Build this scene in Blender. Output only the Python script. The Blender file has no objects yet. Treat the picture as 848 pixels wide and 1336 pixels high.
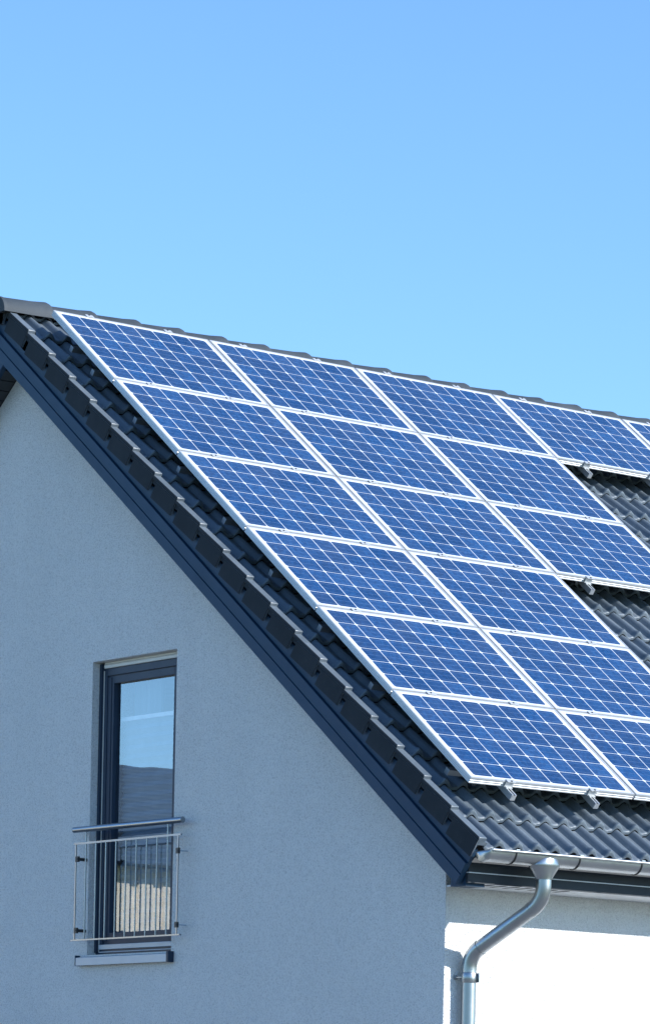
import bpy, math, random
from mathutils import Vector, Matrix
random.seed(7)
R = math.radians
sc = bpy.context.scene

# ------------------------------------------------------------------ camera
TH = 0.6597974601445642                 # roof pitch
ct, st = math.cos(TH), math.sin(TH)
ZG = 7.6                                # height of the top edge of the panel field
CAM = Vector((-14.52982167, -21.8545862, 1.60092998))
YAW, PITCH, ROLL, FPX, CX, CY = 0.9021935742284161, -0.004418595881966002, 0.020989695449481025, 4702.9548133163835, 431.56532004153564, 1512.0243210540796
Fw = Vector((math.cos(YAW)*math.cos(PITCH), math.sin(YAW)*math.cos(PITCH), math.sin(PITCH)))
Rt = Vector((math.sin(YAW), -math.cos(YAW), 0)); Up = Rt.cross(Fw)
R2 = math.cos(ROLL)*Rt + math.sin(ROLL)*Up; U2 = -math.sin(ROLL)*Rt + math.cos(ROLL)*Up
cam = bpy.data.objects.new('camera', bpy.data.cameras.new('camera'))
sc.collection.objects.link(cam); sc.camera = cam
m = Matrix.Identity(4)
for i in range(3):
    m[i][0], m[i][1], m[i][2], m[i][3] = R2[i], U2[i], -Fw[i], CAM[i]
cam.matrix_world = m
cam.data.sensor_fit = 'HORIZONTAL'; cam.data.sensor_width = 36
cam.data.lens = 36*FPX/848
cam.data.shift_x = -(CX-424)/848; cam.data.shift_y = (CY-668)/848
cam.data.clip_start = 0.1; cam.data.clip_end = 3000

# ------------------------------------------------------------------ light
SUN = Vector((0.60, -1.0, 0.55)).normalized()
SUN_STRENGTH = 4.3; SKY_STRENGTH = 0.15 ; EXPOSURE = 0.8
sun = bpy.data.objects.new('sun', bpy.data.lights.new('sun', 'SUN'))
sc.collection.objects.link(sun)
sun.data.energy = SUN_STRENGTH; sun.data.angle = R(0.5); sun.data.color = (1.0, 0.97, 0.92)
sun.rotation_euler = SUN.to_track_quat('Z', 'Y').to_euler()
w = bpy.data.worlds.new('World'); sc.world = w; w.use_nodes = True
nt = w.node_tree; bg = nt.nodes['Background']
sky = nt.nodes.new('ShaderNodeTexSky'); sky.sky_type = 'NISHITA'; sky.sun_disc = False
sky.sun_elevation = math.asin(SUN.z); sky.sun_rotation = math.atan2(SUN.x, SUN.y)
sky.air_density = 1.0; sky.dust_density = 0.2; sky.ozone_density = 3.0; sky.altitude = 300
tint = nt.nodes.new('ShaderNodeMix'); tint.data_type = 'RGBA'; tint.blend_type = 'MULTIPLY'
tint.inputs[0].default_value = 1.0; tint.inputs[7].default_value = (0.695, 0.885, 1.05, 1)
nt.links.new(sky.outputs[0], tint.inputs[6]); nt.links.new(tint.outputs[2], bg.inputs[0])
bg.inputs[1].default_value = SKY_STRENGTH
sc.view_settings.view_transform = 'Standard'; sc.view_settings.look = 'None'
sc.view_settings.exposure = EXPOSURE; sc.view_settings.gamma = 1
sc.view_settings.use_curve_mapping = False

# ------------------------------------------------------------------ node helpers
class NB:
    def __init__(s, name):
        s.m = bpy.data.materials.new(name); s.m.use_nodes = True
        s.t = s.m.node_tree; s.b = s.t.nodes['Principled BSDF']
    def n(s, kind, **kw):
        x = s.t.nodes.new(kind)
        for k, v in kw.items(): setattr(x, k, v)
        return x
    def l(s, a, b): s.t.links.new(a, b)
    def put(s, sock, v):
        if isinstance(v, (int, float)): sock.default_value = v
        elif isinstance(v, tuple): sock.default_value = v if len(v) == len(sock.default_value) else (*v, 1)
        else: s.l(v, sock)
    def math(s, op, a, b=0.0, c=None):
        x = s.n('ShaderNodeMath', operation=op); s.put(x.inputs[0], a); s.put(x.inputs[1], b)
        if c is not None: s.put(x.inputs[2], c)
        return x.outputs[0]
    def mix(s, f, a, b, blend='MIX'):
        x = s.n('ShaderNodeMix', data_type='RGBA', blend_type=blend)
        s.put(x.inputs[0], f); s.put(x.inputs[6], a); s.put(x.inputs[7], b); return x.outputs[2]
    def coord(s, which='Object'):
        return s.n('ShaderNodeTexCoord').outputs[which]
    def noise(s, vec, scale, detail=3, rough=0.6):
        x = s.n('ShaderNodeTexNoise'); s.l(vec, x.inputs['Vector'])
        x.inputs['Scale'].default_value = scale; x.inputs['Detail'].default_value = detail
        x.inputs['Roughness'].default_value = rough; return x.outputs['Fac']
    def scale(s, vec, v):
        x = s.n('ShaderNodeMapping'); s.l(vec, x.inputs['Vector']); x.inputs['Scale'].default_value = v
        return x.outputs[0]
    def ramp(s, f, stops):
        x = s.n('ShaderNodeValToRGB'); s.put(x.inputs[0], f)
        e = x.color_ramp.elements
        while len(e) < len(stops): e.new(0.5)
        for q, (pos, col) in zip(e, stops):
            q.position = pos; q.color = (*col, 1) if len(col) == 3 else col
        return x.outputs[0]
    def bump(s, h, dist, strength=1.0):
        x = s.n('ShaderNodeBump'); s.l(h, x.inputs['Height']); x.inputs['Distance'].default_value = dist
        x.inputs['Strength'].default_value = strength; s.l(x.outputs[0], s.b.inputs['Normal']); return x
    def base(s, v): s.put(s.b.inputs['Base Color'], v)
    def set(s, **kw):
        for k, v in kw.items(): s.put(s.b.inputs[k], v)

def g(v): return (v, v, v)

def simple(name, col, rough=0.5, metal=0.0, var=0.12, scale=6, bump=0.0, bscale=200, spec=0.5):
    b = NB(name); co = b.coord(); nz = b.noise(co, scale, 4)
    lo = tuple(c*(1-var) for c in col); hi = tuple(min(1, c*(1+var)) for c in col)
    b.base(b.ramp(nz, [(0.3, lo), (0.7, hi)])); b.set(Metallic=metal); b.b.inputs['Specular IOR Level'].default_value = spec
    r2 = b.noise(co, scale*3, 3)
    b.set(Roughness=b.math('MULTIPLY_ADD', r2, 0.16, rough-0.08))
    if bump: b.bump(b.noise(co, bscale, 3), bump)
    return b.m

def stucco(name, col, pitv=0.8):
    b = NB(name); co = b.coord()
    n1 = b.noise(co, 95, 3, 0.6); n2 = b.noise(co, 190, 2, 0.6); big = b.noise(co, 0.9, 4, 0.6)
    v = b.n('ShaderNodeTexVoronoi'); v.inputs['Scale'].default_value = 95; b.l(co, v.inputs['Vector'])
    h = b.math('ADD', b.math('MULTIPLY', n1, 1.0), b.math('MULTIPLY', v.outputs['Distance'], 0.5))
    h = b.math('ADD', h, b.math('MULTIPLY', n2, 0.4))
    b.bump(h, 0.014, 1.0)
    c1 = b.ramp(big, [(0.3, tuple(c*0.95 for c in col)), (0.7, col)])
    streak = b.noise(b.scale(co, (3.0, 3.0, 0.35)), 1.0, 4)
    c2 = b.mix(b.math('MULTIPLY', b.ramp(streak, [(0.45, g(0)), (0.75, g(1))]), 0.12), c1, tuple(c*0.7 for c in col))
    pit = b.ramp(b.math('ADD', b.math('MULTIPLY', n1, 0.6), b.math('MULTIPLY', n2, 0.4)), [(0.38, g(pitv)), (0.50, g(1.0))])
    b.base(b.mix(1.0, c2, pit, 'MULTIPLY')); b.set(Roughness=0.92)
    b.b.inputs['Specular IOR Level'].default_value = 0.2
    return b.m

def tile_mat(name, k=1.0, ro=0.34, spec=0.5):
    b = NB(name); co = b.coord()
    n = b.noise(co, 3.0, 5, 0.7); f = b.noise(co, 160, 2)
    c = b.ramp(n, [(0.3, (0.047*k, 0.061*k, 0.075*k)), (0.55, (0.066*k, 0.083*k, 0.101*k)), (0.75, (0.088*k, 0.105*k, 0.124*k))])
    sp = b.ramp(b.noise(co, 24, 4, 0.7), [(0.62, g(0)), (0.78, g(1))])
    c = b.mix(b.math('MULTIPLY', sp, 0.35), c, (0.15*k, 0.17*k, 0.18*k))
    b.base(c); b.set(Roughness=b.math('MULTIPLY_ADD', n, 0.2, ro)); b.b.inputs['Specular IOR Level'].default_value = spec; b.bump(f, 0.0012, 1.0)
    return b.m

def metal_mat(name, col, rough, aniso=(30, 30, 30), metal=1.0):
    b = NB(name); co = b.coord()
    n = b.noise(b.scale(co, aniso), 1.0, 4, 0.65); big = b.noise(co, 4.0, 4)
    b.base(b.ramp(big, [(0.3, tuple(c*0.84 for c in col)), (0.7, col)]))
    b.set(Metallic=metal, Roughness=b.math('MULTIPLY_ADD', n, 0.2, rough-0.1)); b.bump(n, 0.0008, 0.6)
    return b.m

def cell_mat():
    b = NB('solar_cells'); co = b.coord()
    s = b.n('ShaderNodeSeparateXYZ'); b.l(co, s.inputs[0]); X, Y = s.outputs[0], s.outputs[1]
    def axis(c, m0, pitch, n):
        q = b.math('DIVIDE', b.math('SUBTRACT', c, m0), pitch)
        fr = b.math('FRACT', q); d = b.math('MULTIPLY', b.math('MINIMUM', fr, b.math('SUBTRACT', 1.0, fr)), pitch)
        out = b.math('MAXIMUM', b.math('LESS_THAN', q, 0.0), b.math('GREATER_THAN', q, float(n)))
        return q, fr, d, out
    qx, fx, dx, ox = axis(X, MX, CPX, 8)
    qy, fy, dy, oy = axis(b.math('MULTIPLY', Y, -1.0), MS, CPS, 6)
    line = b.math('MAXIMUM', b.math('LESS_THAN', dx, 0.0030), b.math('LESS_THAN', dy, 0.0022))
    dia = b.math('LESS_THAN', b.math('ADD', dx, dy), 0.0165)
    white = b.math('MAXIMUM', b.math('MAXIMUM', line, dia), b.math('MAXIMUM', ox, oy))
    # bus bars and contact fingers
    bb = b.math('MULTIPLY', fy, 3.0); bf = b.math('ABSOLUTE', b.math('SUBTRACT', b.math('FRACT', bb), 0.5))
    bus = b.math('LESS_THAN', bf, 0.024)
    # crystals
    v = b.n('ShaderNodeTexVoronoi'); v.inputs['Scale'].default_value = 70; b.l(b.scale(co, (1, 0.6, 1)), v.inputs['Vector'])
    cr = b.n('ShaderNodeSeparateColor'); b.l(v.outputs['Color'], cr.inputs[0])
    wn = b.n('ShaderNodeTexWhiteNoise', noise_dimensions='3D')
    cv = b.n('ShaderNodeCombineXYZ'); b.l(b.math('FLOOR', qx), cv.inputs[0]); b.l(b.math('FLOOR', qy), cv.inputs[1])
    oi = b.n('ShaderNodeObjectInfo'); b.l(b.math('MULTIPLY', oi.outputs['Random'], 91.0), cv.inputs[2]); b.l(cv.outputs[0], wn.inputs['Vector'])
    k = b.math('ADD', b.math('MULTIPLY', cr.outputs[0], 0.55), b.math('MULTIPLY', wn.outputs['Value'], 0.45))
    cell = b.ramp(k, [(0.0, (0.003, 0.027, 0.092)), (0.5, (0.006, 0.041, 0.132)), (1.0, (0.012, 0.070, 0.20))])
    cell = b.mix(b.math('MULTIPLY', bus, 0.26), cell, (0.28, 0.40, 0.62))
    dust = b.ramp(b.noise(co, 2.2, 5, 0.65), [(0.35, g(0)), (0.8, g(1))])
    col = b.mix(white, cell, (0.58, 0.61, 0.64))
    col = b.mix(b.math('MULTIPLY', dust, 0.05), col, (0.45, 0.44, 0.40))
    b.base(col); b.set(Roughness=b.math('MULTIPLY_ADD', dust, 0.10, 0.20)); b.set(IOR=1.45)
    b.b.inputs['Specular IOR Level'].default_value = 0.45
    return b.m

def glass_mat():
    b = NB('window_glass'); t = b.t; t.nodes.remove(b.b)
    out = [n for n in t.nodes if n.type == 'OUTPUT_MATERIAL'][0]
    tr = b.n('ShaderNodeBsdfTransparent'); tr.inputs[0].default_value = (0.86, 0.88, 0.9, 1)
    gl = b.n('ShaderNodeBsdfGlossy'); gl.inputs['Color'].default_value = (0.9, 0.95, 1.0, 1); gl.inputs['Roughness'].default_value = 0.0
    wv = b.noise(b.coord(), 1.1, 2); bp = b.n('ShaderNodeBump'); b.l(wv, bp.inputs['Height']); bp.inputs['Distance'].default_value = 0.0006
    b.l(bp.outputs[0], gl.inputs['Normal'])
    fr = b.n('ShaderNodeLayerWeight'); fr.inputs[0].default_value = 0.5
    mx = b.n('ShaderNodeMixShader'); b.l(b.math('MULTIPLY_ADD', b.math('POWER', fr.outputs['Facing'], 2.0), 1.0, 0.08), mx.inputs[0])
    b.l(tr.outputs[0], mx.inputs[1]); b.l(gl.outputs[0], mx.inputs[2]); b.l(mx.outputs[0], out.inputs[0])
    return b.m

def far_roof_mat():
    b = NB('far_tiles'); co = b.coord(); wv = b.n('ShaderNodeTexWave', wave_type='BANDS', bands_direction='Z')
    b.l(co, wv.inputs['Vector']); wv.inputs['Scale'].default_value = 4.0; wv.inputs['Distortion'].default_value = 0.0
    n = b.noise(co, 1.2, 5, 0.7); f = b.math('MULTIPLY_ADD', wv.outputs['Fac'], 0.5, b.math('MULTIPLY', n, 0.6))
    b.base(b.ramp(f, [(0.2, (0.08, 0.12, 0.16)), (0.9, (0.12, 0.17, 0.22))])); b.set(Roughness=0.7); b.bump(wv.outputs['Fac'], 0.012)
    return b.m

def grass_mat():
    b = NB('grass'); co = b.coord()
    n = b.noise(co, 0.35, 6, 0.7); f = b.noise(co, 30, 3)
    b.base(b.mix(b.math('MULTIPLY', f, 0.6), b.ramp(n, [(0.3, (0.045, 0.085, 0.025)), (0.7, (0.10, 0.14, 0.045))]), (0.06, 0.10, 0.03)))
    b.set(Roughness=0.95); b.bump(f, 0.03); return b.m

def paving_mat():
    b = NB('bounce_paving_surface'); co = b.coord()
    br = b.n('ShaderNodeTexBrick'); b.l(co, br.inputs['Vector']); br.inputs['Scale'].default_value = 4
    br.inputs['Color1'].default_value = (0.20, 0.20, 0.20, 1); br.inputs['Color2'].default_value = (0.25, 0.25, 0.25, 1)
    br.inputs['Mortar'].default_value = (0.10, 0.10, 0.09, 1); br.inputs['Mortar Size'].default_value = 0.015
    b.base(br.outputs['Color']); b.set(Roughness=0.9); b.bump(b.noise(co, 60, 3), 0.002); return b.m

# ------------------------------------------------------------------ mesh helpers
class MB:
    def __init__(s): s.v = []; s.f = []
    def add(s, vs, fs):
        o = len(s.v); s.v += [tuple(q) for q in vs]; s.f += [tuple(i+o for i in f) for f in fs]
    def box(s, a, b, M=None):
        x0, y0, z0 = a; x1, y1, z1 = b
        vs = [Vector(q) for q in ((x0,y0,z0),(x1,y0,z0),(x1,y1,z0),(x0,y1,z0),(x0,y0,z1),(x1,y0,z1),(x1,y1,z1),(x0,y1,z1))]
        if M: vs = [M(*q) for q in vs]
        s.add(vs, [(0,3,2,1),(4,5,6,7),(0,1,5,4),(1,2,6,5),(2,3,7,6),(3,0,4,7)])
    def sweep(s, pts, rad, n=16, cap=True):
        pts = [Vector(q) for q in pts]; k = len(pts)
        rads = rad if isinstance(rad, (list, tuple)) else [rad]*k
        t0 = (pts[1]-pts[0]).normalized()
        a = t0.cross(Vector((0, 0, 1)) if abs(t0.z) < 0.9 else Vector((1, 0, 0))).normalized()
        vs = []
        for i, q in enumerate(pts):
            t = (pts[min(i+1, k-1)]-pts[max(i-1, 0)]).normalized()
            a = (a-t*a.dot(t)).normalized(); bb = t.cross(a)
            for j in range(n):
                an = 2*math.pi*j/n; vs.append(q+(a*math.cos(an)+bb*math.sin(an))*rads[i])
        fs = [(i*n+j, i*n+(j+1) % n, (i+1)*n+(j+1) % n, (i+1)*n+j) for i in range(k-1) for j in range(n)]
        if cap: fs += [tuple(range(n))[::-1], tuple((k-1)*n+j for j in range(n))]
        s.add(vs, fs)
    def loft(s, rings, closed=True, cap=False):
        n = len(rings[0]); vs = [q for r in rings for q in r]
        jn = n if closed else n-1
        fs = [(i*n+j, i*n+(j+1) % n, (i+1)*n+(j+1) % n, (i+1)*n+j) for i in range(len(rings)-1) for j in range(jn)]
        if cap: fs += [tuple(range(n))[::-1], tuple((len(rings)-1)*n+j for j in range(n))]
        s.add(vs, fs)
    def prism(s, prof, M0, M1):
        """prof: closed list of 2D points; M0/M1 map them to the two end outlines"""
        s.loft([[M0(*q) for q in prof], [M1(*q) for q in prof]], True, True)
    def build(s, name, mat, parent=None, smooth=None, bevel=0.0, local=False):
        me = bpy.data.meshes.new(name)
        vs = s.v
        if parent is not None and not local:
            o = ORG.get(parent.name, Vector()); vs = [tuple(Vector(q)-o) for q in vs]
        me.from_pydata(vs, [], s.f); me.update()
        import bmesh
        bm = bmesh.new(); bm.from_mesh(me); bmesh.ops.recalc_face_normals(bm, faces=bm.faces); bm.to_mesh(me); bm.free()
        ob = bpy.data.objects.new(name, me); sc.collection.objects.link(ob)
        me.materials.append(mat)
        if parent is not None: ob.parent = parent; ORG[ob.name] = ORG.get(parent.name, Vector())
        if smooth:
            for q in me.polygons: q.use_smooth = True
            me.set_sharp_from_angle(angle=R(smooth))
        if bevel:
            bv = ob.modifiers.new('Bevel', 'BEVEL'); bv.width = bevel; bv.segments = 2; bv.limit_method = 'ANGLE'
            bv.angle_limit = R(40); bv.harden_normals = False
        return ob
ORG = {}
def tag(o, label=None, cat=None, group=None, kind=None):
    if label: o['label'] = label
    if cat: o['category'] = cat
    if group: o['group'] = group
    if kind: o['kind'] = kind
    return o
def thing(name, loc, label, cat, group=None, rot=(0, 0, 0)):
    o = bpy.data.objects.new(name, None); sc.collection.objects.link(o)
    o.location = loc; o.rotation_euler = rot; o.empty_display_size = 0.3
    ORG[o.name] = Vector(loc); return tag(o, label, cat, group)
def copy_tree(o, parent=None):
    c = o.copy(); sc.collection.objects.link(c)
    if parent is not None: c.parent = parent
    for ch in [q for q in bpy.data.objects if q.parent == o]: copy_tree(ch, c)
    return c
def rw(x, s, h):       # roof coordinates: along ridge, down the slope from the panels' top edge, height above panel face
    return Vector((x, -s*ct-h*st, ZG-s*st+h*ct))
YR = 0.42              # ridge line
def rwm(x, s, h):      # the same on the far slope
    q = rw(x, s, h); return Vector((q.x, 2*YR-q.y, q.z))
def arc(p0, c, p1, n=8):   # quadratic bend
    return [Vector(p0)*(1-t)**2+Vector(c)*2*t*(1-t)+Vector(p1)*t*t for t in [i/n for i in range(n+1)]]

# ------------------------------------------------------------------ key sizes
XG, YC = 0.055, -4.50          # gable face, eave wall face
X1 = 11.2                     # far end of the house
YL = 2*YR-YC
PU, PS = 1.4023, 1.01         # panel pitch
PW, PL = 1.387, 0.999         # panel size
MX, MS = 0.043, 0.033
CPX, CPS = (PW-2*MX)/8, (PL-2*MS)/6
WY0, WY1, WZ0, WZ1 = -1.560, -0.532, 2.902, 4.998   # window opening

M = dict(
    render=stucco('gable_render', (0.93, 0.93, 0.91), 0.74), render_w=stucco('front_render', (0.90, 0.90, 0.89)),
    tile=tile_mat('roof_tile', 1.75, 0.30, 0.5), verge=tile_mat('verge_tile', 0.7, 0.6, 0.3),
    plate=tile_mat('verge_tile_shaded', 0.42, 0.7, 0.15),  # tile colour darkened to stand in for shade on the hanging plates
    board=simple('board_paint', (0.016, 0.047, 0.092), 0.5, var=0.08, scale=3, spec=0.2),
    fascia=simple('fascia_paint', (0.008, 0.016, 0.026), 0.6), soffit=simple('soffit_board', (0.035, 0.042, 0.05), 0.6),
    pale=simple('vented_soffit', (0.62, 0.64, 0.66), 0.5),
    dark=simple('underlay', (0.012, 0.013, 0.015), 0.9),
    zinc=metal_mat('zinc', (0.40, 0.43, 0.45), 0.34, (12, 12, 12)),
    alu=simple('anodised_frame', (0.49, 0.51, 0.53), 0.38, 0.35, var=0.04),
    xrail=metal_mat('cross_rail_metal', (0.30, 0.32, 0.34), 0.45, (60, 60, 60), 0.8),
    rail=metal_mat('rail_aluminium', (0.70, 0.72, 0.74), 0.36, (60, 60, 60), 0.8),
    steel=metal_mat('brushed_steel', (0.34, 0.36, 0.38), 0.30, (40, 3, 40)),
    blackm=simple('black_fixing', (0.02, 0.022, 0.025), 0.4),
    frame=simple('window_frame_paint', (0.018, 0.035, 0.064), 0.4, var=0.06, spec=0.3),
    sill=simple('sill_metal', (0.40, 0.46, 0.52), 0.4, 0.2, var=0.05),
    shutter=simple('shutter_slat', (0.62, 0.62, 0.58), 0.5, var=0.05),
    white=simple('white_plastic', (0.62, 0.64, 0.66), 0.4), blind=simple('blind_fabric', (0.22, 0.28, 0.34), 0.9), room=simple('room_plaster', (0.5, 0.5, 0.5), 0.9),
    back=simple('backsheet', (0.7, 0.7, 0.7), 0.6), glass=glass_mat(), cells=cell_mat(),
    nwall=simple('cream_render', (0.85, 0.76, 0.62), 0.9), nroof=far_roof_mat(),
    wood=simple('fence_wood', (0.42, 0.33, 0.22), 0.8), grass=grass_mat(), bounce_paving_surface=paving_mat())

# ------------------------------------------------------------------ ground
b = MB(); b.add([(-900, -900, 0), (900, -900, 0), (900, 900, 0), (-900, 900, 0)], [(0, 1, 2, 3)])
tag(b.build('ground', M['grass']), kind='structure')
b = MB(); b.box((-16, -12, -0.1), (16, YC-0.02, 0.06)); b.box((-16, YC-0.02, -0.1), (XG-0.02, 12, 0.06))  # unseen paving, spread wide to bounce sunlight onto the gable
tag(b.build('bounce_paving', M['bounce_paving_surface'], bevel=0.01), kind='structure')

# ------------------------------------------------------------------ house
house = thing('house', (5.5, YR, 0), 'grey rendered gabled house with dark tiled roof under the solar panels', 'house')
HS = -0.520                                      # underside of the roof build-up (roof coords)
def z_under(y):                                  # underside line
    yy = y if y <= YR else 2*YR-y
    s = (-yy-HS*st)/ct
    return ZG-s*st+HS*ct
def gable(x_out, x_in, hole):
    b = MB(); ys = [YC, WY0, WY1, YR, YL]
    idx = {}
    def V(x, y, z):
        k = (round(x, 4), round(y, 4), round(z, 4))
        if k not in idx: idx[k] = len(b.v); b.v.append((x, y, z))
        return idx[k]
    for x in (x_out, x_in):
        for i in range(len(ys)-1):
            y0, y1 = ys[i], ys[i+1]; zs = [-0.3, WZ0, WZ1, None]
            for k in range(3):
                if hole and i == 1 and k == 1: continue
                a0 = zs[k]; t0 = zs[k+1]
                q = []
                lo0 = min(a0, z_under(y0)); lo1 = min(a0, z_under(y1))
                hi0 = z_under(y0) if t0 is None else min(t0, z_under(y0)); hi1 = z_under(y1) if t0 is None else min(t0, z_under(y1))
                if hi0-lo0 < 1e-4 and hi1-lo1 < 1e-4: continue
                ids = []
                for (yy, zz) in ((y0, lo0), (y1, lo1), (y1, hi1), (y0, hi0)):
                    v = V(x, yy, zz)
                    if v not in ids: ids.append(v)
                if len(ids) > 2: b.f.append(tuple(ids))
    if hole:
        for (p, q) in (((WY0, WZ0), (WY1, WZ0)), ((WY1, WZ0), (WY1, WZ1)), ((WY1, WZ1), (WY0, WZ1)), ((WY0, WZ1), (WY0, WZ0))):
            b.f.append((V(x_out, *p), V(x_out, *q), V(x_in, *q), V(x_in, *p)))
    for y in (YC, YL):
        b.f.append((V(x_out, y, -0.3), V(x_in, y, -0.3), V(x_in, y, z_under(y)), V(x_out, y, z_under(y))))
    return b
gable(XG, XG+0.36, True).build('wall', M['render'], house)['label'] = 'shaded gable wall of grey roughcast with the tall window'
gable(X1, X1-0.36, False).build('wall', M['render'], house)
b = MB(); b.box((XG+0.003, YC-0.001, -0.3), (X1-0.003, YC+0.36, 3.26))
b.build('wall', M['render_w'], house)['label'] = 'sunlit white wall under the eaves'
b = MB(); b.box((XG+0.003, YL-0.36, -0.3), (X1-0.003, YL+0.001, 3.26)); b.build('wall', M['render_w'], house)

# tile field ------------------------------------------------------
P2 = 0.308; XR = 0.023                            # two rolls per tile
def roll(t, c, a=0.041):
    d = (c-t)/0.036 if t < c else (t-c)/0.072
    return a*(0.5+0.5*math.cos(math.pi*min(d, 1)))**0.72 if d < 1 else 0.0
def profile(t):                                   # t in 0..P2, height above pan
    h = roll(t, 0.077-0.03)+roll(t, 0.231-0.03)
    d = min(abs(t-0.047), abs(t-0.201), abs(t-0.355))
    h += -0.004*max(0, 1-abs(d-0.077)/0.035)
    if 0.238 < t < 0.246: h -= 0.0                # side lap
    if t >= 0.2405 and t < 0.3: h -= 0.005
    return h
TS = [0, .006, .013, .020, .028, .037, .047, .057, .066, .074, .081, .088, .100, .115, .135, .154, .160, .167, .174, .182, .191, .201, .211, .220, .228, .235, .2404, .2408, .248, .258, .270, .290, .3]
TS = sorted(set(TS))
CRS = 0.3405; S_END = 6.527; NCR = 21
S_TOP = S_END-NCR*CRS
H_PAN = -0.222
SD = [(0.0, 0, 1), (0.12, 0, 1), (0.22, 0, 1), (0.285, 0, 1), (0.308, 0.001, 1.12), (0.322, 0.003, 1.20), (0.334, 0.002, 1.14), (0.339, -0.002, 1.02), (0.3405, -0.006, 0.95)]
def tile_field(x0, x1, f, first=0):
    b = MB(); xs = []
    base = XR-0.047
    k = -1
    while True:
        for t in TS:
            x = base+k*P2+t
            if x0 <= x <= x1: xs.append((x, profile(t)))
        k += 1
        if base+k*P2 > x1: break
    n = len(xs)
    for c in range(NCR):
        s0 = S_TOP+c*CRS; rows = []
        jit = [random.uniform(-0.0015, 0.0015) for _ in range(int((x1-x0)/P2)+4)]
        def col(s_, x, hp, dh, am, low):
            s_ = max(s_, (-YR-H_PAN*st)/ct)
            j = jit[int((x-x0)/P2)]
            tilt = -0.016+0.032*low/CRS
            return f(x, s_+j, H_PAN+hp*am+dh+tilt+j)
        for sd, dh, am in SD:
            rows.append([col(s0+sd, x, hp, dh, am, sd) for x, hp in xs])
        rows.append([col(s0+0.3405, x, hp, -0.022, 0.95, 0.3405) for x, hp in xs])
        rows.append([col(s0+0.325, x, hp, -0.024, 0.95, 0.3405) for x, hp in xs])
        b.loft(rows, closed=False)
    return b
roof = tile_field(-0.098, X1+0.1, rw).build('roof', M['tile'], house, smooth=38)
tile_field(-0.098, X1+0.1, rwm).build('roof', M['tile'], house, smooth=38)

def slots(o):      # plates' shade painted in: side faces take a darker copy of the tile colour
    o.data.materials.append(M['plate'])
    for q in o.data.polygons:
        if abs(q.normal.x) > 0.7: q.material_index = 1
# verge tiles
VD0, VD1 = -0.042, 0.0035
def verge(f, x_out, sgn):
    b = MB(); f0 = f
    f = lambda x, s, h: f0(x, max(s, (-YR-h*st)/ct), h+VD0+VD1*s)
    for c in range(NCR):
        s0 = S_TOP+c*CRS; j = random.uniform(-0.002, 0.002)
        t0, t1 = -0.008, 0.016
        def bx(xa, xb, sa, sb, ha, hb, ha2=None, hb2=None):   # ha,hb heights at upper end, ha2,hb2 at lower end
            ha2 = ha if ha2 is None else ha2; hb2 = hb if hb2 is None else hb2
            vs = [f(x_out+sgn*xa, sa+j, ha), f(x_out+sgn*xb, sa+j, ha), f(x_out+sgn*xb, sb+j, ha2), f(x_out+sgn*xa, sb+j, ha2),
                  f(x_out+sgn*xa, sa+j, hb), f(x_out+sgn*xb, sa+j, hb), f(x_out+sgn*xb, sb+j, hb2), f(x_out+sgn*xa, sb+j, hb2)]
            b.add(vs, [(0,3,2,1),(4,5,6,7),(0,1,5,4),(1,2,6,5),(2,3,7,6),(3,0,4,7)])
        # top lip running the whole length, tucked under the tile above, with its thick lower end
        def seg(prof, steps):
            rings = []
            for sd, k in steps:
                e = 0.004 if sd > 0.34 else 0.0
                rings.append([f(x_out+sgn*(px+e if px < 0.005 else px-e if px > 0.03 else px), s0+sd+j, ph+t0+(t1-t0)*k-(e if ph > -0.15 else 0)) for px, ph in prof])
            b.loft(rings, True, True)
        seg([(0.001, -0.158), (0.001, -0.142), (0.006, -0.136), (0.062, -0.136), (0.067, -0.140), (0.069, -0.168), (0.090, -0.170), (0.090, -0.192), (0.012, -0.192), (0.012, -0.158)],
            ((-0.02, -0.05), (0.325, 0.94), (0.3385, 0.99), (0.3425, 1.0)))
        # hanging plate with a notch at its upper end
        seg([(0, -0.278), (0, -0.1585), (0.017, -0.1585), (0.015, -0.278)], ((0.062, 0.16), (0.325, 0.94), (0.3385, 0.99), (0.3425, 1.0)))
        # recessed upper end that slips under the tile above
        bx(0.028, 0.040, -0.01, 0.075, -0.283, -0.1925)
    return b
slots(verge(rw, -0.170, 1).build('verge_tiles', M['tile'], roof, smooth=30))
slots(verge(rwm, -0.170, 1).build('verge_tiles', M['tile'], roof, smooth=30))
# ridge tiles
b = MB(); NC = 29
for k in range(NC):
    x0 = -0.22+0.405*k; L = 0.435
    rings = []
    for dx, r, dz in ((0.0, 0.116, 0), (0.02, 0.120, 0), (0.30, 0.128, 0.004), (0.375, 0.134, 0.006), (0.405, 0.137, 0.006), (0.425, 0.133, 0.004), (0.434, 0.122, 0.0), (0.434, 0.108, -0.01)):
        ring = []
        for i in range(19):
            a = R(-4+188*i/18); ring.append((x0+dx, YR+r*math.cos(a)*1.02, 7.618+dz+r*math.sin(a)*0.95))
        rings.append(ring)
    b.loft(rings, False)
for xx, sg in ((-0.222, 1),):
    ring = [(xx, YR+0.125*math.cos(R(-4+188*i/18)), 7.618+0.118*math.sin(R(-4+188*i/18))) for i in range(19)]
    ring2 = [(xx+0.03, q[1], q[2]) for q in ring]
    b.loft([ring, ring2], True, True)
b.build('ridge_tiles', M['verge'], roof, smooth=40)
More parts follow.
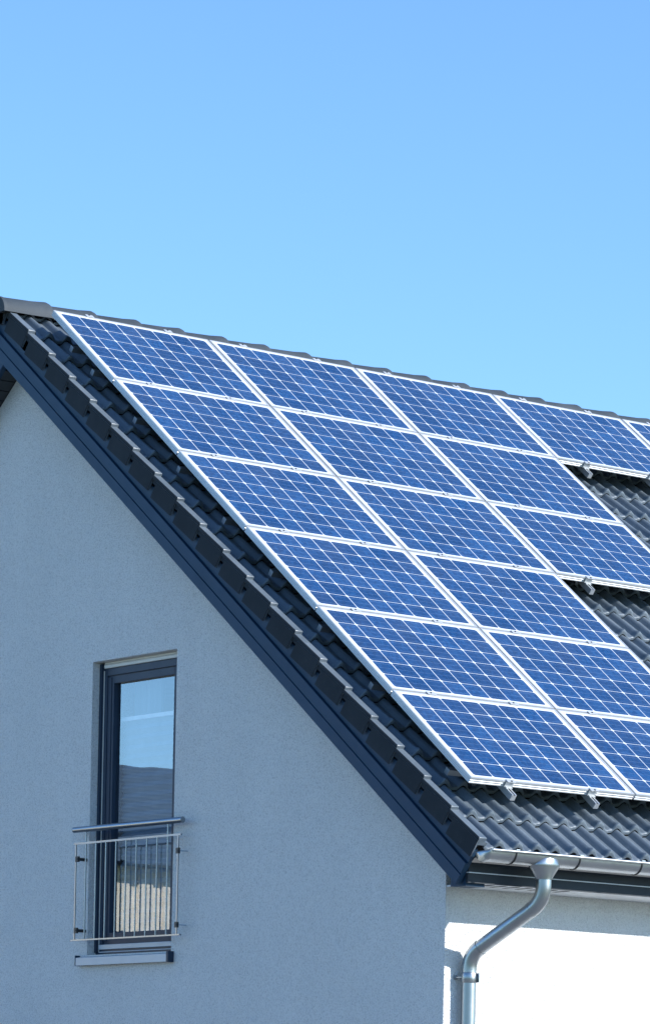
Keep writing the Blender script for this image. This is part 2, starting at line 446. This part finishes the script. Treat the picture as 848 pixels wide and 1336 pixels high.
# underlay and core
b = MB()
for f in (rw, rwm):
    vs = [f(-0.06, -0.25, -0.27), f(X1+0.08, -0.25, -0.27), f(X1+0.08, 6.40, -0.27), f(-0.06, 6.40, -0.27),
          f(-0.06, -0.25, -0.31), f(X1+0.08, -0.25, -0.31), f(X1+0.08, 6.40, -0.31), f(-0.06, 6.40, -0.31)]
    b.add(vs, [(0,1,2,3),(7,6,5,4),(0,4,5,1),(1,5,6,2),(2,6,7,3),(3,7,4,0)])
    b.box((-0.06, 6.36, -0.33), (X1+0.08, 6.44, -0.238), f)
b.build('underlay', M['dark'], roof)
# barge boards: three overlapping profiles
def barge(f, end, ext, dx):
    b = MB(); s_a = -0.21
    prof = [(-0.050, -0.290), (-0.078, -0.290), (-0.078, -0.388), (-0.070, -0.391), (-0.070, -0.396), (-0.094, -0.398), (-0.094, -0.470),
            (-0.084, -0.474), (-0.084, -0.480), (-0.092, -0.483), (-0.092, -0.552), (-0.086, -0.556), (-0.050, -0.556)]
    prof = [(x-0.060, h+0.036) for x, h in prof]
    def m0(x, h):
        y = YR+ext*(-0.254-h)/0.266; s = (-y-h*st)/ct; return f(x+dx, s, h-0.020)
    b.prism(prof, m0, lambda x, h: f(x+dx, end, h+0.015)); return b
barge(rw, 6.510, 0.34, 0).build('barge_board', M['board'], house)
barge(rwm, 6.510, 0, 0.012).build('barge_board', M['board'], house)
# verge soffit boards between wall and barge
def verge_soffit(f):
    b = MB(); n = 66; w_ = 6.3/n
    for i in range(n):
        s0 = -0.05+w_*i
        if s0 < 0.06 and False: continue
        b.box((-0.111, s0+0.004, -0.515), (XG-0.002, s0+w_-0.004, -0.501), f)
    b.box((-0.111, -0.02, -0.501), (XG-0.002, 6.25, -0.485), f)
    return b
verge_soffit(rw).build('soffit', M['soffit'], house)
verge_soffit(rwm).build('soffit', M['soffit'], house)
# eaves: fascia in two bands, vented soffit, end box
for sg in (1, -1):
    def E(x, y, z): return Vector((x, y if sg == 1 else 2*YR-y, z))
    b = MB(); b.box((-0.107, -4.910, 3.288), (X1+0.05, -4.880, 3.415), E); b.box((-0.107, -4.905, 3.222), (X1+0.05, -4.882, 3.282), E)
    b.build('fascia', M['fascia'], house)
    b = MB(); b.box((-0.107, -4.913, 3.282), (X1+0.05, -4.884, 3.288), E); b.build('fascia_trim', M['pale'], house)
    b = MB(); b.box((XG+0.004, -4.881, 3.222), (X1, YC-0.002, 3.232), E)
    b.build('eaves_soffit', M['pale'], house)
    if sg == 1:
        for i in range(7):
            b = MB(); b.box((0.12+0.105*i, -4.860, 3.2200), (0.150+0.105*i, -4.72, 3.2215), E); b.build('vent_slot', M['dark'], house)
    b = MB(); b.box((-0.100, -4.875, 3.203), (XG-0.003, -4.73, 3.34), E); b.build('eaves_box', M['board'], house)

# ------------------------------------------------------------------ window (a part of the house)
FX = XG+0.070
win = MB()
def rect_ring(b, x0, x1, y0, y1, z0, z1, wy, wz0, wz1):
    b.box((x0, y0, z0), (x1, y0+wy, z1)); b.box((x0, y1-wy, z0), (x1, y1, z1))
    b.box((x0, y0+wy, z0), (x1, y1-wy, z0+wz0)); b.box((x0, y0+wy, z1-wz1), (x1, y1-wy, z1))
rect_ring(win, FX+0.004, FX+0.075, WY0+0.002, WY1-0.002, WZ0+0.002, WZ1-0.045, 0.075, 0.06, 0.055)
win = win.build('window', M['frame'], house, bevel=0.004)
win['label'] = 'tall window in a dark blue frame set deep in the gable wall'
b = MB(); rect_ring(b, FX+0.016, FX+0.085, WY0+0.072, WY1-0.072, WZ0+0.075, WZ1-0.095, 0.075, 0.085, 0.062)
b.box((FX+0.010, WY1-0.122, WZ0+0.1), (FX+0.016, WY1-0.080, WZ1-0.11)); b.build('sash', M['frame'], win, bevel=0.005)
b = MB(); px_ = FX+0.047; b.add([(px_, WY0+0.135, WZ0+0.15), (px_, WY1-0.135, WZ0+0.15), (px_, WY1-0.135, WZ1-0.148), (px_, WY0+0.135, WZ1-0.148)], [(0, 3, 2, 1)]); b.build('pane', M['glass'], win)
b = MB(); b.box((FX-0.012, WY1-0.030, WZ0+0.02), (FX+0.003, WY1-0.003, WZ1-0.01)); b.box((FX-0.006, WY1-0.040, WZ0+0.02), (FX+0.003, WY1-0.034, WZ1-0.01))
b.box((FX-0.012, WY0+0.003, WZ0+0.02), (FX+0.003, WY0+0.030, WZ1-0.01)); b.build('shutter_guide', M['frame'], win, bevel=0.002)
b = MB(); b.box((FX-0.004, WY1-0.0495, WZ0+0.02), (FX+0.003, WY1-0.046, WZ1-0.06)); b.build('seal_strip', M['shutter'], win)
b = MB(); b.box((FX-0.008, WY0+0.031, WZ1-0.045), (FX+0.012, WY1-0.052, WZ1-0.020)); b.box((FX-0.004, WY0+0.031, WZ1-0.018), (FX+0.010, WY1-0.052, WZ1-0.002))
b.build('roller_shutter', M['shutter'], win, bevel=0.003)
b = MB(); b.box((FX-0.010, WY0+0.033, WZ0+0.040), (FX+0.012, WY1-0.052, WZ0+0.075)); b.box((FX-0.004, WY0+0.033, WZ0+0.018), (FX+0.012, WY1-0.052, WZ0+0.026))
b.build('drip_rail', M['sill'], win, bevel=0.003)
b = MB(); b.prism([(FX+0.01, 2.907), (XG-0.045, 2.882), (XG-0.045, 2.826), (XG-0.042, 2.826), (XG-0.042, 2.878), (FX+0.01, 2.902)],
                  lambda x, z: Vector((x, -1.569, z)), lambda x, z: Vector((x, -0.454, z)))
b.build('sill', M['sill'], house, bevel=0.001)
b = MB(); b.box((XG-0.050, -1.594, 2.824), (FX, -1.569, 2.900)); b.build('sill_end_cap', M['frame'], house, bevel=0.002)
b = MB(); b.box((XG-0.048, -0.454, 2.824), (XG-0.003, -0.448, 2.900)); b.build('sill_end_cap', M['frame'], house, bevel=0.002)
# room behind the window, with a blind
b = MB(); X0_, XR1 = XG+0.365, 4.5
b.add([(X0_, -2.0, 2.86), (XR1, -2.0, 2.86), (XR1, 2.4, 2.86), (X0_, 2.4, 2.86)], [(0, 1, 2, 3)])
b.add([(XR1, -2.0, 2.86), (XR1, 2.4, 2.86), (XR1, 2.4, 5.2), (XR1, -2.0, 5.2)], [(0, 1, 2, 3)])
b.add([(X0_, -2.0, 5.2), (XR1, -2.0, 5.2), (XR1, 2.4, 5.2), (X0_, 2.4, 5.2)], [(0, 1, 2, 3)])
b.add([(X0_, -2.0, 2.86), (XR1, -2.0, 2.86), (XR1, -2.0, 5.2), (X0_, -2.0, 5.2)], [(0, 1, 2, 3)])
b.add([(X0_, 2.4, 2.86), (XR1, 2.4, 2.86), (XR1, 2.4, 5.2), (X0_, 2.4, 5.2)], [(0, 1, 2, 3)])
b.build('room', M['room'], house)
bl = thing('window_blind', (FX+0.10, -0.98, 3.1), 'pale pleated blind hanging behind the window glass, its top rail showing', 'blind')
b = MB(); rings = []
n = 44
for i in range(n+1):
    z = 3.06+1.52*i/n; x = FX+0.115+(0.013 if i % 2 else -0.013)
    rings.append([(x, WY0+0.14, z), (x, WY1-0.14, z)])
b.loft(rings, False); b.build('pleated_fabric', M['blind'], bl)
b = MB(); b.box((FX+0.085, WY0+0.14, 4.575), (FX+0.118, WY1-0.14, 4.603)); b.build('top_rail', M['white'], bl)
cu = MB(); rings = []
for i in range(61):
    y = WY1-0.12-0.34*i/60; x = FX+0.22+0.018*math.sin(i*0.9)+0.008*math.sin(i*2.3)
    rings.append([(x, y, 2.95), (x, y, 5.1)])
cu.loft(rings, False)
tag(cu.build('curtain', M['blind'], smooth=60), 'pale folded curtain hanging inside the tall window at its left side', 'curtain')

# ------------------------------------------------------------------ balcony railing
rl = thing('balcony_railing', (-0.025, -1.11, 2.99), 'slim steel railing with round handrail fixed across the tall window', 'railing')
RX = -0.025
b = MB(); b.sweep([(RX, -0.456, 3.795), (RX, -1.779, 3.795)], 0.0215, 20); b.build('handrail', M['steel'], rl, smooth=50, bevel=0.002)
b = MB(); b.box((RX-0.006, -1.764, 3.688), (RX+0.006, -0.462, 3.702)); b.build('top_bar', M['steel'], rl)
b = MB(); b.box((RX-0.009, -1.776, 3.000), (RX+0.009, -0.446, 3.010)); b.build('bottom_bar', M['steel'], rl)
by = [-0.485-0.1245*i for i in range(11)]
b = MB(); b.sweep([(RX, by[1], 3.688), (RX, by[1], 3.011)], 0.0058, 8); bal = b.build('baluster', M['steel'], rl, smooth=50)
for i in range(11):
    if i in (0, 10, 1): continue
    c = bal.copy(); sc.collection.objects.link(c); c.parent = rl; c.location.y += by[i]-by[1]
for i in (0, 10):
    b = MB(); b.box((RX-0.004, by[i]-0.006, 3.0105), (RX+0.004, by[i]+0.006, 3.6875)); b.build('end_post', M['steel'], rl)
for i in (1, 9):
    b = MB(); b.sweep([(RX, by[i], 3.703), (RX, by[i], 3.76), (RX, by[i], 3.776)], 0.006, 8); b.build('handrail_support', M['steel'], rl, smooth=50)
for i, y in ((0, by[0]-0.018), (10, by[10]+0.0)):
    for z in (3.585, 3.075):
        b = MB(); sg = -1 if i == 0 else 1
        b.box((RX-0.008, y-(0.018 if i == 0 else 0.012), z-0.020), (RX+0.010, y+0.018, z+0.020))
        b.sweep([(RX-0.014, y-0.008, z), (RX-0.008, y-0.008, z)], 0.006, 8)
        b.build('wall_bracket', M['blackm'], rl, bevel=0.002)
        b = MB(); b.sweep([(RX+0.010, y, z), (XG+0.002, y, z)], 0.012 if i == 0 else 0.005, 12); b.build('wall_stud', M['blackm'] if i == 0 else M['sill'], rl, smooth=50)

# ------------------------------------------------------------------ gutter
gt = thing('rain_gutter', (5.5, -5.09, 3.34), 'half round zinc gutter hanging under the lowest row of roof tiles', 'gutter')
GY, GZ, GR = -5.090, 3.408, 0.070
gx0, gx1 = -0.135, X1+0.05
def gring(x, r, a0=180, a1=360, n=16):
    return [(x, GY+r*math.cos(R(a0+(a1-a0)*i/n)), GZ+r*math.sin(R(a0+(a1-a0)*i/n))) for i in range(n+1)]
b = MB(); outer = gring(0, GR); inner = gring(0, GR-0.003)[::-1]
sec = outer+inner
b.loft([[(x, y, z) for _, y, z in sec] for x in (gx0, gx1)], True, True)
b.sweep([(gx0, GY-GR-0.004, GZ+0.002), (gx1, GY-GR-0.004, GZ+0.002)], 0.0095, 12)
b.build('trough', M['zinc'], gt, smooth=40)
b = MB(); rr = gring(gx0-0.002, GR+0.003); b.loft([rr, [(q[0]-0.006, q[1], q[2]) for q in rr], [(q[0]-0.020, GY+(q[1]-GY)*0.86, GZ-0.004+(q[2]-GZ)*0.86) for q in rr], [(q[0]-0.026, GY+(q[1]-GY)*0.4, GZ-0.012+(q[2]-GZ)*0.4) for q in rr]], True, True)
b.build('end_cap', M['zinc'], gt, smooth=50)
x = 0.063
while x < X1:
    b = MB()
    b.loft([[(xx, y, z) for _, y, z in gring(0, GR+0.0055)+gring(0, GR+0.0012)[::-1]] for xx in (x-0.004, x+0.004)], True, True)
    b.build('gutter_seam', M['blackm'], gt, smooth=50)
    b = MB(); b.box((x-0.014, GY-GR-0.016, GZ+0.010), (x+0.014, GY-GR+0.010, GZ+0.016)); b.build('gutter_clip', M['zinc'], gt)
    x += 0.527

# ------------------------------------------------------------------ downpipe
dp = thing('downpipe', (0.205, YC-0.11, 0), 'zinc downpipe with funnel and two bends running down beside the house corner', 'downpipe')
PXU, PXL, PYU, PYL, PR = 0.345, 0.205, -5.098, YC-0.066, 0.048
b = MB(); rings = []
for z, rx, ry in ((3.388, 0.086, 0.0730), (3.380, 0.094, 0.0755), (3.366, 0.103, 0.0770), (3.352, 0.110, 0.0775), (3.344, 0.112, 0.0765), (3.334, 0.107, 0.0740), (3.305, 0.082, 0.0640), (3.270, 0.056, 0.0540), (3.258, 0.0525, 0.0525)):
    ring = []
    for i in range(32):
        a = 2*math.pi*i/32; xx = rx*math.cos(a); yy = ry*math.sin(a); ztop = z
        ring.append((PXU+xx, PYU+yy, ztop))
    rings.append(ring)
b.loft(rings, True); b.build('outlet_funnel', M['zinc'], dp, smooth=24)
A = Vector((PXU, PYU, 3.275)); Bp = Vector((PXU, PYU, 3.125)); Cp = Vector((PXL, PYL, 2.795)); Dp = Vector((PXL, PYL, 0.25))
d = (Cp-Bp).normalized(); r_ = 0.14
e1 = arc(Bp+Vector((0, 0, r_*0.75)), Bp, Bp+d*r_*0.75, 12); e2 = arc(Cp-d*r_*0.65, Cp, Cp-Vector((0, 0, r_*0.65)), 12)
b = MB(); b.sweep([A]+e1, PR+0.001, 28); b.sweep([e1[-1]-d*0.012, e1[-1]+d*0.004], PR+0.0028, 28); b.build('elbow', M['zinc'], dp, smooth=50)
b = MB(); b.sweep([e1[-1]-d*0.01, e2[0]+d*0.01], PR-0.001, 28); b.build('pipe', M['zinc'], dp, smooth=50)
b = MB(); b.sweep([e2[0]-d*0.004]+e2, PR+0.001, 28); b.sweep([e2[0]-d*0.006, e2[0]+d*0.008], PR+0.0028, 28); b.build('elbow', M['zinc'], dp, smooth=50)
b = MB(); b.sweep([e2[-1]+Vector((0, 0, .01)), Dp], PR-0.001, 28); b.build('pipe', M['zinc'], dp, smooth=50)
for z in (2.655, 0.9):
    b = MB(); b.sweep([(PXL, PYL, z-0.033), (PXL, PYL, z-0.030), (PXL, PYL, z+0.030), (PXL, PYL, z+0.033)], [PR+0.001, PR+0.0035, PR+0.0035, PR+0.001], 28)
    b.box((PXL+0.030, PYL-PR-0.016, z-0.030), (PXL+0.036, PYL-PR+0.012, z+0.030)); b.build('pipe_clamp', M['zinc'], dp, smooth=40)
    b = MB(); b.sweep([(PXL-PR, PYL+0.01, z+0.002), (PXL-PR-0.012, PYL+0.05, z), (PXL-PR-0.012, YC+0.01, z)], 0.0065, 10)
    b.sweep([(PXL-PR-0.012, YC-0.014, z), (PXL-PR-0.012, YC+0.001, z)], 0.015, 12); b.build('wall_pin', M['zinc'], dp, smooth=50)

# ------------------------------------------------------------------ solar panels
COLS = [6, 6, 3, 1, 1]
ordn = ['first', 'second', 'third', 'fourth', 'fifth', 'sixth']
pn = thing('solar_panel', rw(0.006, 0.004, 0), 'x', 'solar panel', 'solar panels on the roof', rot=(TH, 0, 0))
FW = 0.013
b = MB()   # frame: ribbed outer profile
prof = [(0.0, 0.0), (0.0, -0.011), (0.002, -0.013), (0.002, -0.019), (0.0, -0.021), (0.0, -0.027), (0.002, -0.029), (0.002, -0.033), (0.0, -0.035), (0.0, -0.042),
        (0.028, -0.042), (0.028, -0.040), (0.004, -0.039), (0.004, -0.003), (FW, -0.003), (FW, 0.0)]
corners = [(0, 0, 1, -1), (PW, 0, -1, -1), (PW, -PL, -1, 1), (0, -PL, 1, 1)]
rings = [[(cx+dx*i, cy+dy*i, h) for i, h in prof] for cx, cy, dx, dy in corners]
rings.append(rings[0])
b.loft(rings, True); b.build('frame', M['alu'], pn, local=True)
b = MB(); b.add([(FW-0.001, -FW+0.001, -0.0022), (PW-FW+0.001, -FW+0.001, -0.0022), (PW-FW+0.001, -PL+FW-0.001, -0.0022), (FW-0.001, -PL+FW-0.001, -0.0022)], [(0, 1, 2, 3)])
b.build('cell_sheet', M['cells'], pn, local=True)
b = MB(); b.add([(0.004, -0.004, -0.008), (PW-0.004, -0.004, -0.008), (PW-0.004, -PL+0.004, -0.008), (0.004, -PL+0.004, -0.008)], [(0, 1, 2, 3)]); b.build('backsheet', M['back'], pn, local=True)
colname = ['the leftmost column', 'the second column', 'the three-panel third column', 'x', 'x']
for c, nr_ in enumerate(COLS):
    for r in range(nr_):
        o = pn if (c, r) == (0, 0) else copy_tree(pn)
        o.location = rw(0.006+c*PU, 0.004+r*PS, random.uniform(-0.0012, 0.0012))
        if c == 3: lb = 'blue solar panel in the top row just above the upper patch of bare tiles'
        elif c == 4: lb = 'blue solar panel in the top row cut off by the right edge of the photo'
        else:
            pos = 'top' if r == 0 else ('bottom' if r == nr_-1 else ordn[r]+' from the top')
            lb = 'blue gridded solar panel, %s of %s' % (pos, colname[c])
        o['label'] = lb

# ------------------------------------------------------------------ mounting rails (up the slope), with clamps
RU = (0.325, 1.030)
slopename = ['leftmost panel column', 'second panel column', 'third panel column', 'fourth top-row panel', 'cut-off rightmost panel']
def slope_rail(c, k, nrow):
    x = c*PU+RU[k]; s1 = nrow*PS+0.085
    side = 'left' if k == 0 else 'right'
    t = thing('mounting_rail', rw(x, s1, -0.06), 'aluminium rail end jutting from under the %s half of the %s' % (side, slopename[c]), 'mounting rail', 'rails under the solar panels, running up the slope')
    b = MB()
    prof = [(-0.019, -0.084), (0.019, -0.084), (0.019, -0.0435), (0.007, -0.0435), (0.007, -0.050), (0.013, -0.050), (0.013, -0.076), (-0.013, -0.076), (-0.013, -0.050), (-0.007, -0.050), (-0.007, -0.0435), (-0.019, -0.0435)]
    b.prism(prof, lambda q, h: rw(x+q, -0.06, h), lambda q, h: rw(x+q, s1, h)); b.build('rail_body', M['rail'], t)
    b = MB(); b.box((x-0.0125, s1-0.002, -0.0755), (x+0.0125, s1+0.001, -0.0505), rw); b.build('end_plug', M['rail'], t)
    # end clamps
    for e, sg in ((nrow*PS-PS+PL+0.004, 1), (0.004, -1)):
        b = MB(); wd = 0.034
        b.box((x-wd, min(e-sg*0.012, e+sg*0.022), 0.0025), (x+wd, max(e-sg*0.012, e+sg*0.022), 0.0065), rw)
        b.box((x-wd, min(e+sg*0.003, e+sg*0.008), -0.043), (x+wd, max(e+sg*0.003, e+sg*0.008), 0.0025), rw)
        b.box((x-wd+0.008, min(e+sg*0.0085, e+sg*0.024), -0.043), (x+wd-0.008, max(e+sg*0.0085, e+sg*0.024), -0.036), rw)
        b.build('end_clamp', M['alu'], t, bevel=0.001)
        b = MB(); b.sweep([rw(x, e+sg*0.014, 0.006), rw(x, e+sg*0.014, 0.0115)], 0.006, 8); b.build('bolt', M['blackm'], t)
    for j in range(1, nrow):
        sj = j*PS-0.0
        b = MB(); b.box((x-0.036, sj-0.016, 0.0025), (x+0.036, sj+0.016, 0.0065), rw); b.build('mid_clamp', M['alu'], t, bevel=0.001)
        b = MB(); b.sweep([rw(x-0.004, sj, 0.006), rw(x-0.004, sj, 0.0105)], 0.006, 8); b.build('bolt', M['blackm'], t)
for c, nr_ in enumerate(COLS):
    for k in range(2): slope_rail(c, k, nr_)

# cross rails with roof hooks
names = ['topmost', 'second', 'third', 'fourth', 'fifth', 'sixth', 'seventh', 'eighth', 'lowest']
for i, s in enumerate((0.39, 0.735, 1.42, 2.10, 2.785, 3.465, 4.15, 4.845, 5.83)):
    n_c = sum(1 for q in COLS if q*PS > s); x1 = n_c*PU-0.02
    t = thing('cross_rail', rw(0.012, s, -0.1), 'metal cross rail, %s of the nine ends showing under the left panel edge' % names[i], 'mounting rail', 'cross rails whose ends show beside the verge')
    b = MB(); b.box((0.012, s-0.018, -0.124), (x1, s+0.018, -0.086), rw); b.build('rail_body', M['xrail'], t)
    b = MB(); b.box((0.007, s-0.020, -0.126), (0.0115, s+0.020, -0.0845), rw); b.build('end_cap', M['xrail'], t)
    x = 0.25
    while x < x1:
        b = MB(); b.box((x-0.015, s+0.0185, -0.17), (x+0.015, s+0.025, -0.09), rw); b.box((x-0.015, s-0.10, -0.176), (x+0.015, s+0.025, -0.1705), rw)
        b.build('roof_hook', M['xrail'], t); x += 1.0

# ------------------------------------------------------------------ the house opposite, mirrored in the window
nb = thing('house', (-17, 22, 0), 'cream house with a dark roof, seen only mirrored in the window glass', 'house')
NX0, NX1, NY0, NY1, NE, NR = -34, -6.5, 19.5, 28, 5.5, 7.35
b = MB(); b.box((NX0, NY0, 0), (NX1, NY1, NE)); b.build('wall', M['nwall'], nb)
b = MB(); ym = (NY0+NY1)/2
b.add([(NX0-.4, NY0-.5, NE-.1), (NX1+.4, NY0-.5, NE-.1), (NX1+.4, ym, NR), (NX0-.4, ym, NR), (NX0-.4, NY1+.5, NE-.1), (NX1+.4, NY1+.5, NE-.1)],
      [(0, 1, 2, 3), (3, 2, 5, 4), (0, 3, 4), (1, 5, 2), (0, 4, 5, 1)])
b.build('roof', M['nroof'], nb)
for x in (-30, -26, -22, -18, -14, -10):
    b = MB(); b.box((x-0.6, NY0-0.03, 1.0), (x+0.6, NY0+0.02, 2.3)); b.build('window', M['frame'], nb)
b = MB(); x = NX0+0.2
while x < NX1-0.3:
    b.box((x, NY0-0.06, 3.9), (x+0.24, NY0-0.02, NE-0.12)); x += 0.42
b.build('cladding', M['nwall'], nb)
b = MB(); b.box((-14.6, 22.2, 6.6), (-13.9, 23.0, 8.1)); b.build('chimney', M['nwall'], nb)
